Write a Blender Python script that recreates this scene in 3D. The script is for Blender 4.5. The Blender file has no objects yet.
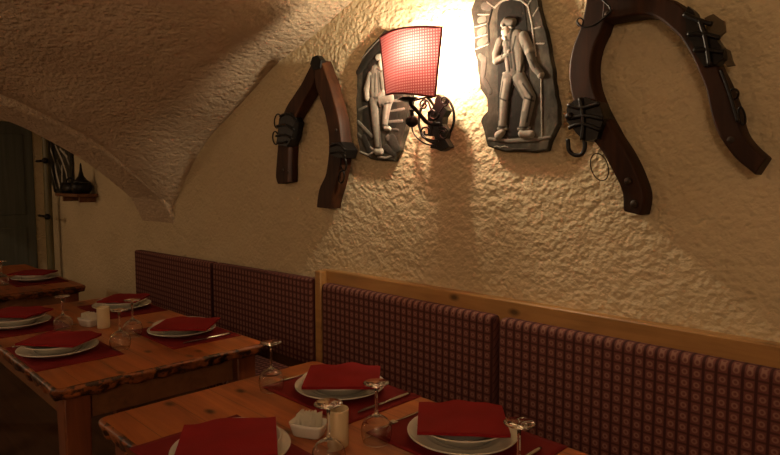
import bpy, bmesh, math, random
import numpy as np
from mathutils import Vector, Matrix, noise
random.seed(7)
SC = bpy.context.scene
COL = SC.collection
PI = math.pi

# ------------------------------------------------------------------ camera
H = 1.43; FPX = 598.0
pitch = math.atan(47 / FPX); yaw = math.radians(45)
cam_d = bpy.data.cameras.new('camera'); cam = bpy.data.objects.new('camera', cam_d); COL.objects.link(cam)
cam.location = (0, 0, H); cam.rotation_euler = (PI / 2 - pitch, 0, yaw)
cam_d.sensor_width = 36; cam_d.lens = 36 * FPX / 780; cam_d.clip_start = 0.02
SC.camera = cam
SC.view_settings.view_transform = 'Standard'; SC.view_settings.look = 'None'
SC.view_settings.gamma = 1; SC.view_settings.use_curve_mapping = False
SC.view_settings.exposure = 0.0
# ------------------------------------------------------------------ light
w = bpy.data.worlds.new('world'); SC.world = w; w.use_nodes = True
w.node_tree.nodes['Background'].inputs[0].default_value = (1, .7, .45, 1)
w.node_tree.nodes['Background'].inputs[1].default_value = 0.0
BULB_STRENGTH = 1400
def fill_point(name, loc, r, power, col):
    l = bpy.data.lights.new(name, 'POINT'); l.shadow_soft_size = r; l.energy = power; l.color = col
    o = bpy.data.objects.new(name, l); o.location = loc; COL.objects.link(o); return o
FILL = (1, .70, .45)
fill_point('room_fill', (0.75, -0.9, 1.95), .16, 36.0, FILL)  # unseen fill light added to brighten room and ceiling
fill_point('aisle_fill', (-2.6, -1.1, 1.9), .10, 13.0, FILL)  # unseen fill light added on the aisle side, out of frame
fill_point('far_bay_fill', (-6.1, -1.0, 1.8), .10, 20.0, FILL)  # unseen fill light added to lift the far bay wall

# ------------------------------------------------------------------ placing helpers: a point seen on a wall plane
_F = np.array([-math.sin(yaw) * math.cos(pitch), math.cos(yaw) * math.cos(pitch), -math.sin(pitch)])
_R = np.array([math.cos(yaw), math.sin(yaw), 0.0]); _U = np.cross(_R, _F)
def _ray(x, y): return _F + _R * (x - 390) / FPX - _U * (y - 227.5) / FPX
def onY(x, y, Y):
    r = _ray(x, y); t = Y / r[1]; return (r[0] * t, Y, r[2] * t + H)
def onZ(x, y, Z):
    r = _ray(x, y); t = (Z - H) / r[2]; return (r[0] * t, r[1] * t, Z)

# ------------------------------------------------------------------ materials
def mat(name, base=(.5, .5, .5), rough=.6, metal=0.0, spec=None, trans=0.0, ior=None):
    m = bpy.data.materials.new(name); m.use_nodes = True
    b = m.node_tree.nodes['Principled BSDF']
    b.inputs['Base Color'].default_value = (*base, 1); b.inputs['Roughness'].default_value = rough
    b.inputs['Metallic'].default_value = metal
    if spec is not None: b.inputs['Specular IOR Level'].default_value = spec
    if trans: b.inputs['Transmission Weight'].default_value = trans
    if ior: b.inputs['IOR'].default_value = ior
    return m
def N(m, t, **kw):
    n = m.node_tree.nodes.new(t)
    for k, v in kw.items(): setattr(n, k, v)
    return n
def L(m, a, b): m.node_tree.links.new(a, b)
def pb(m): return m.node_tree.nodes['Principled BSDF']
def math_n(m, op, a, b=None, c=None):
    n = N(m, 'ShaderNodeMath', operation=op)
    for i, v in enumerate((a, b, c)):
        if v is None: continue
        if hasattr(v, 'links'): L(m, v, n.inputs[i])
        else: n.inputs[i].default_value = v
    return n.outputs[0]
def ramp(m, fac, stops):
    r = N(m, 'ShaderNodeValToRGB'); L(m, fac, r.inputs[0]); e = r.color_ramp.elements
    while len(e) < len(stops): e.new(0.5)
    for i, (p, c) in enumerate(stops): e[i].position = p; e[i].color = (*c, 1)
    return r.outputs[0]
def ntex(m, vec, scale, detail=3, rough=.5, dist=0.0):
    n = N(m, 'ShaderNodeTexNoise'); n.inputs['Scale'].default_value = scale; n.inputs['Detail'].default_value = detail
    n.inputs['Roughness'].default_value = rough; n.inputs['Distortion'].default_value = dist
    if vec is not None: L(m, vec, n.inputs['Vector'])
    return n.outputs[0]
def bump(m, h, strength, dist):
    b = N(m, 'ShaderNodeBump'); b.inputs['Strength'].default_value = strength; b.inputs['Distance'].default_value = dist
    L(m, h, b.inputs['Height']); L(m, b.outputs[0], pb(m).inputs['Normal']); return b
def objco(m): return N(m, 'ShaderNodeTexCoord').outputs['Object']
def mapping(m, vec, scale=(1, 1, 1), rot=(0, 0, 0)):
    n = N(m, 'ShaderNodeMapping'); L(m, vec, n.inputs[0]); n.inputs['Scale'].default_value = scale; n.inputs['Rotation'].default_value = rot
    return n.outputs[0]

def plaster(name, c1, c2, dist=.014, sc=34):
    m = mat(name, c1, .92, spec=.15)
    co = objco(m)
    v = mapping(m, co, (1, 1, 1.15), (0, .5, 0))
    big = ntex(m, co, 2.2, 4)
    L(m, ramp(m, big, [(.3, c1), (.75, c2)]), pb(m).inputs['Base Color'])
    a = ntex(m, v, sc, 2, .5, 0); b = ntex(m, v, sc * .4, 2, .5, 0)
    vo = N(m, 'ShaderNodeTexVoronoi'); vo.feature = 'SMOOTH_F1'; vo.inputs['Scale'].default_value = sc * .9; L(m, v, vo.inputs['Vector'])
    h = math_n(m, 'ADD', math_n(m, 'MULTIPLY', a, .6), math_n(m, 'ADD', math_n(m, 'MULTIPLY', b, .9), math_n(m, 'MULTIPLY', vo.outputs[0], -.25)))
    bump(m, h, 1.0, dist)
    return m
M = {}
M['wall'] = plaster('cream roughcast plaster', (.56, .46, .29), (.66, .55, .36), .017, 52)
M['vault'] = plaster('vault plaster', (.52, .40, .28), (.60, .47, .33), .019, 55)
def wood(name, dark, mid, light, rough=.4, grain_axis='x', plank=None, knots=True, rot2=False):
    m = mat(name, mid, rough)
    co = objco(m)
    s = {'x': (1.2, 14, 14), 'y': (14, 1.2, 14), 'z': (14, 14, 1.2)}[grain_axis]
    v = mapping(m, co, s)
    g = ntex(m, v, 1.6, 6, .6, .8)
    blot = ntex(m, mapping(m, co, (2.2, 3.2, 3)), 1.5, 3)
    f = math_n(m, 'ADD', math_n(m, 'MULTIPLY', g, .6), math_n(m, 'MULTIPLY', blot, .4))
    col = ramp(m, f, [(.3, dark), (.5, mid), (.72, light)])
    if knots:
        vo = N(m, 'ShaderNodeTexVoronoi'); vo.voronoi_dimensions = '2D'; vo.inputs['Scale'].default_value = 5.5; vo.inputs['Randomness'].default_value = 1
        s2 = {'x': (.55, 1, 1), 'y': (1, .55, 1), 'z': (1, 1, .55)}[grain_axis]
        L(m, mapping(m, co, s2, (PI / 2 if rot2 else 0, 0, 0)), vo.inputs['Vector'])
        k = ramp(m, vo.outputs['Distance'], [(.03, (0, 0, 0)), (.10, (1, 1, 1))])
        mx = N(m, 'ShaderNodeMix'); mx.data_type = 'RGBA'; L(m, k, mx.inputs[0]); mx.inputs[6].default_value = (*[c * .4 for c in dark], 1); L(m, col, mx.inputs[7])
        col = mx.outputs[2]
    h = g
    if plank:
        sep = N(m, 'ShaderNodeSeparateXYZ'); L(m, co, sep.inputs[0])
        ax = sep.outputs[plank[0]]
        fr = math_n(m, 'FRACT', math_n(m, 'ADD', math_n(m, 'DIVIDE', ax, plank[1]), .37))
        d = math_n(m, 'ABSOLUTE', math_n(m, 'SUBTRACT', fr, .5))
        seam = math_n(m, 'LESS_THAN', d, .49)
        ident = math_n(m, 'FLOOR', math_n(m, 'ADD', math_n(m, 'DIVIDE', ax, plank[1]), .87))
        wn = N(m, 'ShaderNodeTexWhiteNoise', noise_dimensions='1D'); L(m, ident, wn.inputs['W'])
        val = math_n(m, 'MULTIPLY', math_n(m, 'ADD', math_n(m, 'MULTIPLY', wn.outputs[0], .35), .8), math_n(m, 'ADD', math_n(m, 'MULTIPLY', seam, .55), .45))
        vm = N(m, 'ShaderNodeVectorMath', operation='SCALE'); L(m, col, vm.inputs[0]); L(m, val, vm.inputs['Scale']); col = vm.outputs[0]
        h = math_n(m, 'ADD', math_n(m, 'MULTIPLY', g, .4), seam)
    L(m, col, pb(m).inputs['Base Color'])
    bump(m, h, .35, .003)
    return m
M['table'] = wood('varnished pine tabletop', (.14, .034, .009), (.36, .100, .023), (.54, .185, .045), .34, 'x', (1, .135))
M['table_edge'] = wood('gouged table wood', (.03, .009, .004), (.20, .058, .016), (.40, .13, .035), .42, 'x', None, False)
_m = M['table_edge']; _c = [l.from_socket for l in _m.node_tree.links if l.to_socket == pb(_m).inputs['Base Color']][0]
_k = ramp(_m, ntex(_m, mapping(_m, objco(_m), (1, 1, 1.6)), 26, 3, .6), [(.44, (.12, .12, .12)), (.52, (1, 1, 1)), (.66, (1, 1, 1)), (.72, (1.6, 1.5, 1.4))])
_x = N(_m, 'ShaderNodeMix'); _x.data_type = 'RGBA'; _x.blend_type = 'MULTIPLY'; _x.inputs[0].default_value = 1; L(_m, _c, _x.inputs[6]); L(_m, _k, _x.inputs[7]); L(_m, _x.outputs[2], pb(_m).inputs['Base Color'])
M['leg'] = wood('table leg wood', (.07, .018, .007), (.15, .040, .013), (.22, .065, .02), .42, 'z', None, False)
M['pine'] = wood('honey pine rail', (.24, .12, .04), (.40, .21, .07), (.50, .28, .10), .4, 'x', None, True, True)
M['benchwood'] = wood('bench base wood', (.08, .03, .01), (.16, .06, .02), (.2, .08, .03), .5, 'x', None, False)
M['collar'] = wood('old dark collar wood', (.008, .0035, .002), (.028, .010, .0045), (.07, .025, .010), .6, 'z', None, False)
M['collar_light'] = wood('lighter brown collar wood', (.010, .004, .002), (.042, .015, .006), (.10, .038, .013), .55, 'z', None, False)  # lighter brown copy of the collar wood, for one arm
for k_ in ('collar', 'collar_light'): pb(M[k_]).inputs['Specular IOR Level'].default_value = .22
M['shelf'] = wood('brown shelf wood', (.08, .03, .012), (.16, .06, .02), (.2, .09, .03), .5, 'x', None, False)
M['iron'] = mat('black wrought iron', (.012, .010, .009), .42, .6)
bump(M['iron'], ntex(M['iron'], objco(M['iron']), 90, 2), .4, .002)
M['rust'] = mat('rusted iron', (.03, .018, .012), .6, .4)
M['olive_tan'] = mat('flat tan piece', (.10, .07, .035), .7)  # tan colour of the flat pieces by the collar bracket
M['cord'] = mat('thin wire', (.03, .02, .012), .5, .3)
M['floor'] = wood('dark floorboards', (.05, .022, .01), (.09, .04, .018), (.13, .06, .027), .5, 'x', (1, .12), False)
M['door'] = mat('grey green painted door', (.045, .048, .034), .7)
L(M['door'], ramp(M['door'], ntex(M['door'], mapping(M['door'], objco(M['door']), (3, 18, .8)), 1.5, 3), [(.3, (.06, .064, .046)), (.7, (.10, .104, .078))]), pb(M['door']).inputs['Base Color'])
M['pipe'] = mat('olive painted pipe', (.13, .11, .045), .45)
M['porcelain'] = mat('white glazed porcelain', (.66, .63, .55), .12, spec=.6)
M['ivory'] = mat('ivory glazed ceramic', (.62, .50, .31), .25)
M['paper'] = mat('white sugar packets', (.7, .66, .55), .75)
M['stick'] = mat('pale toothpick wood', (.6, .42, .2), .7)
M['steel'] = mat('polished steel', (.6, .57, .52), .18, 1.0)
M['glass'] = mat('clear glass', (1, 1, 1), .035, trans=1.0, ior=1.45)
def cloth(name, c, sc=260):
    m = mat(name, c, .85, spec=.2)
    co = objco(m)
    L(m, ramp(m, ntex(m, co, 9, 3), [(.3, tuple(x * .82 for x in c)), (.7, c)]), pb(m).inputs['Base Color'])
    bump(m, ntex(m, co, sc, 2), .4, .0015)
    return m
M['mat'] = cloth('dark red placemat cloth', (.165, .008, .008))
M['napkin'] = cloth('bright red napkin', (.23, .008, .010))
# bench fabric: burgundy weave with dark check lines and small pale rings
def fabric(name, P, ring, base, dark):
    m = mat(name, base, .85, spec=.15)
    co = objco(m); sep = N(m, 'ShaderNodeSeparateXYZ'); L(m, co, sep.inputs[0])
    u = math_n(m, 'DIVIDE', sep.outputs[0], P); v = math_n(m, 'DIVIDE', math_n(m, 'SUBTRACT', sep.outputs[2], sep.outputs[1]), P)
    fu = math_n(m, 'SUBTRACT', math_n(m, 'FRACT', math_n(m, 'ADD', u, 100)), .5)
    fv = math_n(m, 'SUBTRACT', math_n(m, 'FRACT', math_n(m, 'ADD', v, 100)), .5)
    r = math_n(m, 'SQRT', math_n(m, 'ADD', math_n(m, 'MULTIPLY', fu, fu), math_n(m, 'MULTIPLY', fv, fv)))
    rg = ramp(m, r, [(.10, (0, 0, 0)), (.15, (1, 1, 1)), (.23, (1, 1, 1)), (.29, (0, 0, 0))])
    au = ramp(m, math_n(m, 'ABSOLUTE', fu), [(.33, (0, 0, 0)), (.42, (1, 1, 1))])
    av = ramp(m, math_n(m, 'ABSOLUTE', fv), [(.36, (0, 0, 0)), (.44, (1, 1, 1))])
    ln = math_n(m, 'MAXIMUM', au, math_n(m, 'MULTIPLY', av, .8))
    mx = N(m, 'ShaderNodeMix'); mx.data_type = 'RGBA'; L(m, ln, mx.inputs[0]); mx.inputs[6].default_value = (*base, 1); mx.inputs[7].default_value = (*dark, 1)
    m2 = N(m, 'ShaderNodeMix'); m2.data_type = 'RGBA'; L(m, math_n(m, 'MULTIPLY', rg, .62), m2.inputs[0]); L(m, mx.outputs[2], m2.inputs[6]); m2.inputs[7].default_value = (*ring, 1)
    L(m, m2.outputs[2], pb(m).inputs['Base Color'])
    bump(m, ntex(m, co, 400, 2), .3, .001)
    return m
M['fabric'] = fabric('burgundy ringed bench fabric', .033, (.30, .165, .12), (.15, .054, .045), (.052, .018, .017))
M['seatfab'] = M['fabric']
# lampshade
def shade_mat():
    m = bpy.data.materials.new('red dotted lampshade cloth'); m.use_nodes = True
    b = pb(m); co = objco(m); sep = N(m, 'ShaderNodeSeparateXYZ'); L(m, co, sep.inputs[0])
    P = .0105
    def fr(i): return math_n(m, 'ABSOLUTE', math_n(m, 'SUBTRACT', math_n(m, 'FRACT', math_n(m, 'ADD', math_n(m, 'DIVIDE', sep.outputs[i], P), 50)), .5))
    a, c = fr(0), fr(2)
    d = math_n(m, 'MAXIMUM', a, c)
    col = ramp(m, d, [(.14, (.72, .34, .34)), (.34, (.52, .12, .13)), (.5, (.40, .06, .07))])
    L(m, col, b.inputs['Base Color']); b.inputs['Roughness'].default_value = .9
    tr = N(m, 'ShaderNodeBsdfTranslucent'); L(m, col, tr.inputs[0])
    mx = N(m, 'ShaderNodeMixShader'); mx.inputs[0].default_value = .075
    L(m, b.outputs[0], mx.inputs[1]); L(m, tr.outputs[0], mx.inputs[2])
    L(m, mx.outputs[0], m.node_tree.nodes['Material Output'].inputs[0])
    return m
M['shade'] = shade_mat()
M['shade_trim'] = mat('dark red shade edging', (.12, .02, .02), .9)
mb = bpy.data.materials.new('glowing bulb'); mb.use_nodes = True
pb(mb).inputs['Emission Color'].default_value = (1, .80, .54, 1); pb(mb).inputs['Emission Strength'].default_value = BULB_STRENGTH
M['bulb'] = mb
M['candle'] = mat('ivory candle sleeve', (.6, .5, .35), .5)
# slate with painted relief tones, highlights and fold shade included, stored per vertex
m = mat('painted slate relief', (.2, .2, .18), .8, spec=.08)
at = N(m, 'ShaderNodeAttribute'); at.attribute_name = 'tone'
nn = ntex(m, objco(m), 60, 3)
vm = N(m, 'ShaderNodeVectorMath', operation='SCALE'); L(m, at.outputs['Color'], vm.inputs[0]); L(m, math_n(m, 'ADD', math_n(m, 'MULTIPLY', nn, .7), .65), vm.inputs['Scale'])
L(m, vm.outputs[0], pb(m).inputs['Base Color']); bump(m, nn, .4, .003)
M['relief'] = m
m = mat('grey slate', (.07, .068, .055), .75, spec=.1)
L(m, ramp(m, ntex(m, mapping(m, objco(m), (1, 1, .6)), 14, 5, .6), [(.3, (.014, .013, .010)), (.52, (.045, .041, .031)), (.75, (.13, .118, .088))]), pb(m).inputs['Base Color'])
bump(m, ntex(m, objco(m), 30, 4), .5, .006)
M['slate'] = m

# ------------------------------------------------------------------ object helpers
def obj(name, bm, m, parent=None, smooth=False, bevel=0, seg=2, loc=None, rot=None, sub=0):
    me = bpy.data.meshes.new(name)
    bmesh.ops.recalc_face_normals(bm, faces=bm.faces)
    bm.to_mesh(me); bm.free()
    if smooth:
        for p in me.polygons: p.use_smooth = True
    o = bpy.data.objects.new(name, me); COL.objects.link(o)
    if isinstance(m, str): m = M[m]
    if m: me.materials.append(m)
    if bevel:
        b = o.modifiers.new('bevel', 'BEVEL'); b.width = bevel; b.segments = seg; b.limit_method = 'ANGLE'; b.angle_limit = .6
        for p in me.polygons: p.use_smooth = True
        me.set_sharp_from_angle(angle=.7)
    if sub:
        s = o.modifiers.new('sub', 'SUBSURF'); s.levels = sub; s.render_levels = sub
    if parent: o.parent = parent
    if loc is not None: o.location = loc
    if rot is not None: o.rotation_euler = rot
    return o
def tag(o, label, cat, group=None):
    o['label'] = label; o['category'] = cat
    if group: o['group'] = group
    return o
def thing(name, label, cat, loc=(0, 0, 0), rotz=0, group=None):
    o = bpy.data.objects.new(name, None); COL.objects.link(o); o.empty_display_size = .05
    o.location = loc; o.rotation_euler = (0, 0, rotz)
    return tag(o, label, cat, group)
def struct(name, bm, m, **kw):
    o = obj(name, bm, m, **kw); o['kind'] = 'structure'; return o
def dup(root, loc, rotz=None, label=None, name=None):
    r = root.copy(); COL.objects.link(r); r.location = loc
    if rotz is not None: r.rotation_euler = (0, 0, rotz)
    if label: r['label'] = label
    for ch in list(root.children):
        c = ch.copy(); COL.objects.link(c); c.parent = r
        for g in ch.children:
            d = g.copy(); COL.objects.link(d); d.parent = c
    return r
def box(bm, x0, x1, y0, y1, z0, z1):
    v = [bm.verts.new((x, y, z)) for x in (x0, x1) for y in (y0, y1) for z in (z0, z1)]
    for f in ((0, 1, 3, 2), (4, 6, 7, 5), (0, 4, 5, 1), (2, 3, 7, 6), (0, 2, 6, 4), (1, 5, 7, 3)): bm.faces.new([v[i] for i in f])
def NB(): return bmesh.new()
def bx(*a):
    b = NB(); box(b, *a); return b
def lathe(bm, prof, n=40, c=(0, 0, 0)):
    rings = []
    for r, z in prof:
        if r < 1e-5: rings.append([bm.verts.new((c[0], c[1], c[2] + z))])
        else: rings.append([bm.verts.new((c[0] + r * math.cos(2 * PI * k / n), c[1] + r * math.sin(2 * PI * k / n), c[2] + z)) for k in range(n)])
    for a, b in zip(rings, rings[1:]):
        for k in range(n):
            k2 = (k + 1) % n
            if len(a) == 1 and len(b) == 1: continue
            if len(a) == 1: bm.faces.new((a[0], b[k], b[k2]))
            elif len(b) == 1: bm.faces.new((a[k], a[k2], b[0]))
            else: bm.faces.new((a[k], a[k2], b[k2], b[k]))
    return bm
def tube(bm, pts, r, n=8, closed=False, cap=True):
    P = [Vector(p) for p in pts]; rad = r if isinstance(r, (list, tuple)) else [r] * len(P)
    rings = []; up = Vector((.13, .2, 1)).normalized()
    for i, p in enumerate(P):
        if closed: t = (P[(i + 1) % len(P)] - P[i - 1])
        else: t = P[min(i + 1, len(P) - 1)] - P[max(i - 1, 0)]
        t.normalize()
        a = up - t * up.dot(t)
        if a.length < 1e-3: a = Vector((1, 0, 0)) - t * t.x
        a.normalize(); up = a; b = t.cross(a)
        rings.append([bm.verts.new(p + (a * math.cos(2 * PI * k / n) + b * math.sin(2 * PI * k / n)) * rad[i]) for k in range(n)])
    m = len(rings)
    for i in range(m if closed else m - 1):
        A, B = rings[i], rings[(i + 1) % m]
        for k in range(n): bm.faces.new((A[k], A[(k + 1) % n], B[(k + 1) % n], B[k]))
    if cap and not closed: bm.faces.new(rings[0]); bm.faces.new(rings[-1])
    return bm
def catmull(pts, k=6, closed=False):
    P = [Vector(p) for p in pts]; n = len(P); out = []
    for i in range(n if closed else n - 1):
        if closed: p0, p1, p2, p3 = P[i - 1], P[i], P[(i + 1) % n], P[(i + 2) % n]
        else: p0, p1, p2, p3 = P[max(i - 1, 0)], P[i], P[i + 1], P[min(i + 2, n - 1)]
        for j in range(k):
            t = j / k
            out.append(.5 * ((2 * p1) + (p2 - p0) * t + (2 * p0 - 5 * p1 + 4 * p2 - p3) * t * t + (3 * p1 - p0 - 3 * p2 + p3) * t ** 3))
    if not closed: out.append(P[-1])
    return out
def ball(bm, c, r, sx=1, sy=1, sz=1, u=16, v=10):
    bmesh.ops.create_uvsphere(bm, u_segments=u, v_segments=v, radius=r, matrix=Matrix.Translation(c) @ Matrix.Diagonal((sx, sy, sz, 1)))
    return bm

# ------------------------------------------------------------------ room shell
WY = 1.9            # inner face of the bench wall
XA0, XA1 = -4.05, -4.6   # near and far face of the cross arch
XE = -7.05; XR = 1.5; YB = -1.9; ZS = 1.15
Apts = [(-4.12, 1.15), (-4.0, 1.28), (-3.62, 1.65), (-3.18, 1.87), (-2.85, 2.02), (-2.575, 2.11), (-2.24, 2.23), (-1.8, 2.35), (-1.3, 2.40)]
Bpts = [(1.93, 1.15), (1.82, 1.29), (1.65, 1.46), (1.43, 1.643), (1.175, 1.795), (.947, 1.90), (.5, 2.03), (0, 2.09)]
def curve_fn(pts, sign=1):
    q = catmull([(a, b, 0) for a, b in pts], 8)
    xs = np.array([p.x for p in q]); zs = np.array([p.y for p in q])
    o = np.argsort(xs); xs = xs[o]; zs = zs[o]
    return lambda x: float(np.interp(x, xs, zs)) - ZS
_fA = curve_fn(Apts); _fB = curve_fn(Bpts)
def zA(x): return max(0.0, _fA(-1.3 - abs(x + 1.3)))
def zA2(x):
    return max(0.0, _fA(min(-1.3, -3.85 + (XA1 - x))))
def zB(y): return max(0.0, _fB(abs(y)))
PN = 2.6
def vaultz(a, b): return ZS + (a ** PN + b ** PN) ** (1 / PN)
def grid(fn, nu, nv):
    bm = NB(); V = [[bm.verts.new(fn(i / nu, j / nv)) for j in range(nv + 1)] for i in range(nu + 1)]
    for i in range(nu):
        for j in range(nv): bm.faces.new((V[i][j], V[i + 1][j], V[i + 1][j + 1], V[i][j + 1]))
    return bm
def wob(x, y, z, s=1.6, a=.012): return noise.noise(Vector((x * s, y * s, z * s))) * a
def near_bay(u, v):
    x = XA0 + (XR - XA0) * u; y = WY + .02 + (YB - WY - .04) * v
    z = vaultz(zA(x), zB(y))
    return (x, y, z + wob(x, y, z, 2.2, .02))
def far_bay(u, v):
    x = XE + (XA1 - XE) * u; y = WY + .02 + (YB - WY - .04) * v
    z = vaultz(zA2(x), zB(y)); return (x, y, z + wob(x, y, z, 2, .02))
bm = grid(near_bay, 150, 110)
b2 = grid(far_bay, 60, 80)
me = bpy.data.meshes.new('t'); b2.to_mesh(me); b2.free(); bm.from_mesh(me)
struct('ceiling', bm, 'vault', smooth=True)
def wallf(u, v):
    x = XE - .1 + (XR + .2 - XE) * u; z = 2.75 * v
    return (x, WY + wob(x, 0, z, 1.3, .014) * min(1, max(0, (z - 1.0) * 4)), z)
bm = grid(wallf, 160, 60)
struct('wall_back', bm, 'wall', smooth=True)
struct('wall_left', bx(XE - .1, XE, YB - .1, WY + .1, 0, 3.0), 'wall')
struct('wall_right', bx(XR, XR + .1, YB - .1, WY + .1, 0, 3.0), 'wall')
struct('wall_front', bx(XE - .1, XR + .1, YB - .1, YB, 0, 3.0), 'wall')
struct('floor', bx(XE - .1, XR + .1, YB - .1, WY + .1, -.1, 0), 'floor')
# cross arch: lower curve is the vault curve pushed inwards by ~6 cm
bm = NB(); ys = np.linspace(-1.93, 1.93, 121); low = []
for y in ys:
    e = .01; dz = (zB(y + e) - zB(y - e)) / (2 * e); nl = math.hypot(dz, 1)
    t = .065 * min(1, max(.0, (1.93 - abs(y)) / .12 + .35))
    low.append((y - (-dz / nl) * (-t) * 1.0, ZS + zB(y) - t / nl))
k8 = max(i for i, y in enumerate(ys) if y < 1.80); yb_, zb_ = low[k8]
for i, y in enumerate(ys):
    if abs(y) > 1.80:
        q_ = min(1, (abs(y) - 1.80) / .11); low[i] = (math.copysign(yb_ + (1.925 - yb_) * q_, y), zb_ + (1.075 - zb_) * q_)
low = [(y, z + wob(y, 3, z, 3, .012)) for y, z in low]
rings = []
for i, y in enumerate(ys):
    yl, zl = low[i]; zt = ZS + zB(y) + .25
    rings.append([bm.verts.new((XA0 + .0, y, zt)), bm.verts.new((XA0 + .0, yl, zl + .012)), bm.verts.new((XA0 - .015, yl, zl)), bm.verts.new(((XA0 + XA1) / 2, yl, zl + .004)),
                  bm.verts.new((XA1 + .015, yl, zl)), bm.verts.new((XA1, yl, zl + .012)), bm.verts.new((XA1, y, zt))])
for a, b in zip(rings, rings[1:]):
    for k in range(6): bm.faces.new((a[k], a[k + 1], b[k + 1], b[k]))
    bm.faces.new((a[6], a[0], b[0], b[6]))
bm.faces.new(rings[0]); bm.faces.new(rings[-1])
struct('trim_1', bm, 'vault', smooth=False)

# door on the far end wall
r = _ray(34, 200); t = XE / r[0]; dy = r[1] * t
bm = bx(XE, XE + .045, dy - .95, dy, 0, 2.02)
d = struct('door_1', bm, 'door', bevel=.006)
bm = NB()
for (a, b) in ((.12, .95), (1.08, 1.9)):
    for s in (0, 1):
        y0 = dy - .95 + .08 + s * .41; box(bm, XE + .0455, XE + .053, y0, y0 + .37, a, b)
obj('door_panel', bm, 'door', d, bevel=.004)

# ------------------------------------------------------------------ bench
BF = 1.80  # front of right-hand back cushions
bx0 = -2.325
b = thing('wall_bench', 'long fixed wall bench with honey pine top rail and red ringed cushions', 'bench', (bx0, BF, 0))
def bch(x, y, z): return (x - bx0, y - BF, z)
def bbox(x0, x1, y0, y1, z0, z1): return bx(x0 - bx0, x1 - bx0, y0 - BF, y1 - BF, z0, z1)
XB1 = XR - .02
obj('back_panel', bbox(bx0, XB1, 1.862, 1.885, .05, .965), 'pine', b)
bm = NB(); box(bm, 0, XB1 - bx0, 1.842 - BF, 1.868 - BF, .895, .99)
obj('top_rail', bm, 'pine', b, bevel=.006)
obj('top_ledge', bbox(bx0, XB1, 1.869, 1.9, .955, .987), 'pine', b, bevel=.004)
obj('end_post', bbox(bx0 - .001, bx0 + .045, 1.80, 1.8415, .03, .989), 'pine', b, bevel=.006)
obj('seat_base', bbox(bx0, XB1, 1.46, 1.83, .0, .38), 'benchwood', b, bevel=.004)
def cushion(name, x0, x1, z0, z1, th, parent, origin, fab='fabric', loc=(0, 0, 0), rotz=0):
    # rounded upholstered slab; local y = 0 at its back
    bm = bx(x0 - origin[0], x1 - origin[0], 0, th, z0, z1)
    for v in bm.verts: v.co.y -= th
    bmesh.ops.bevel(bm, geom=bm.edges[:], offset=th * .38, segments=5, profile=.6, affect='EDGES')
    return obj(name, bm, fab, parent, smooth=True, loc=loc, rot=(0, 0, rotz))
o1 = cushion('back_cushion', -2.272, -1.262, .50, .932, .06, b, (bx0, 0), loc=(0, 1.855 - BF, 0))
o2 = cushion('back_cushion', -1.240, -.06, .50, .930, .06, b, (bx0, 0), loc=(0, 1.855 - BF, 0))
o3 = cushion('back_cushion', -.04, 1.1, .50, .930, .06, b, (bx0, 0), loc=(0, 1.855 - BF, 0))
bm = bx(0, XB1 - bx0, 1.42 - BF, 1.79 - BF, .381, .47)
bmesh.ops.bevel(bm, geom=bm.edges[:], offset=.025, segments=4, profile=.6, affect='EDGES')
obj('seat_cushion', bm, 'fabric', b, smooth=True)
# far bench on the left: plain cushioned back, its top line falling slightly towards the arch
FX0 = onY(134, 250, BF)[0]; FXM = onY(211, 263, BF)[0]; FX1 = bx0 - .012
fb = thing('wall_bench', 'far wall bench on the left with two red checked back cushions and no wooden rail', 'bench', (FX0, BF, 0))
ztop = lambda x: .908 + .034 * (x - FX0) / (FX1 - FX0)
for (a, c) in ((FX0, FXM - .012), (FXM + .012, FX1 - .012)):
    bm = bx(a - FX0, c - FX0, 0, .06, .50, .93)
    for v in bm.verts:
        if v.co.z > .7: v.co.z = ztop(v.co.x + FX0)
    bmesh.ops.bevel(bm, geom=bm.edges[:], offset=.016, segments=4, profile=.6, affect='EDGES')
    obj('back_cushion', bm, 'fabric', fb, smooth=True)
bm = bx(0.01, FX1 - FX0, .061, .082, .05, .89)
obj('back_panel', bm, 'benchwood', fb)
obj('seat_base', bx(0, FX1 - FX0, 1.46 - BF, .059, 0, .38), 'benchwood', fb, bevel=.004)
bm = bx(0, FX1 - FX0, 1.42 - BF, -.012, .381, .47)
bmesh.ops.bevel(bm, geom=bm.edges[:], offset=.025, segments=4, profile=.6, affect='EDGES')
obj('seat_cushion', bm, 'fabric', fb, smooth=True)

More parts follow.
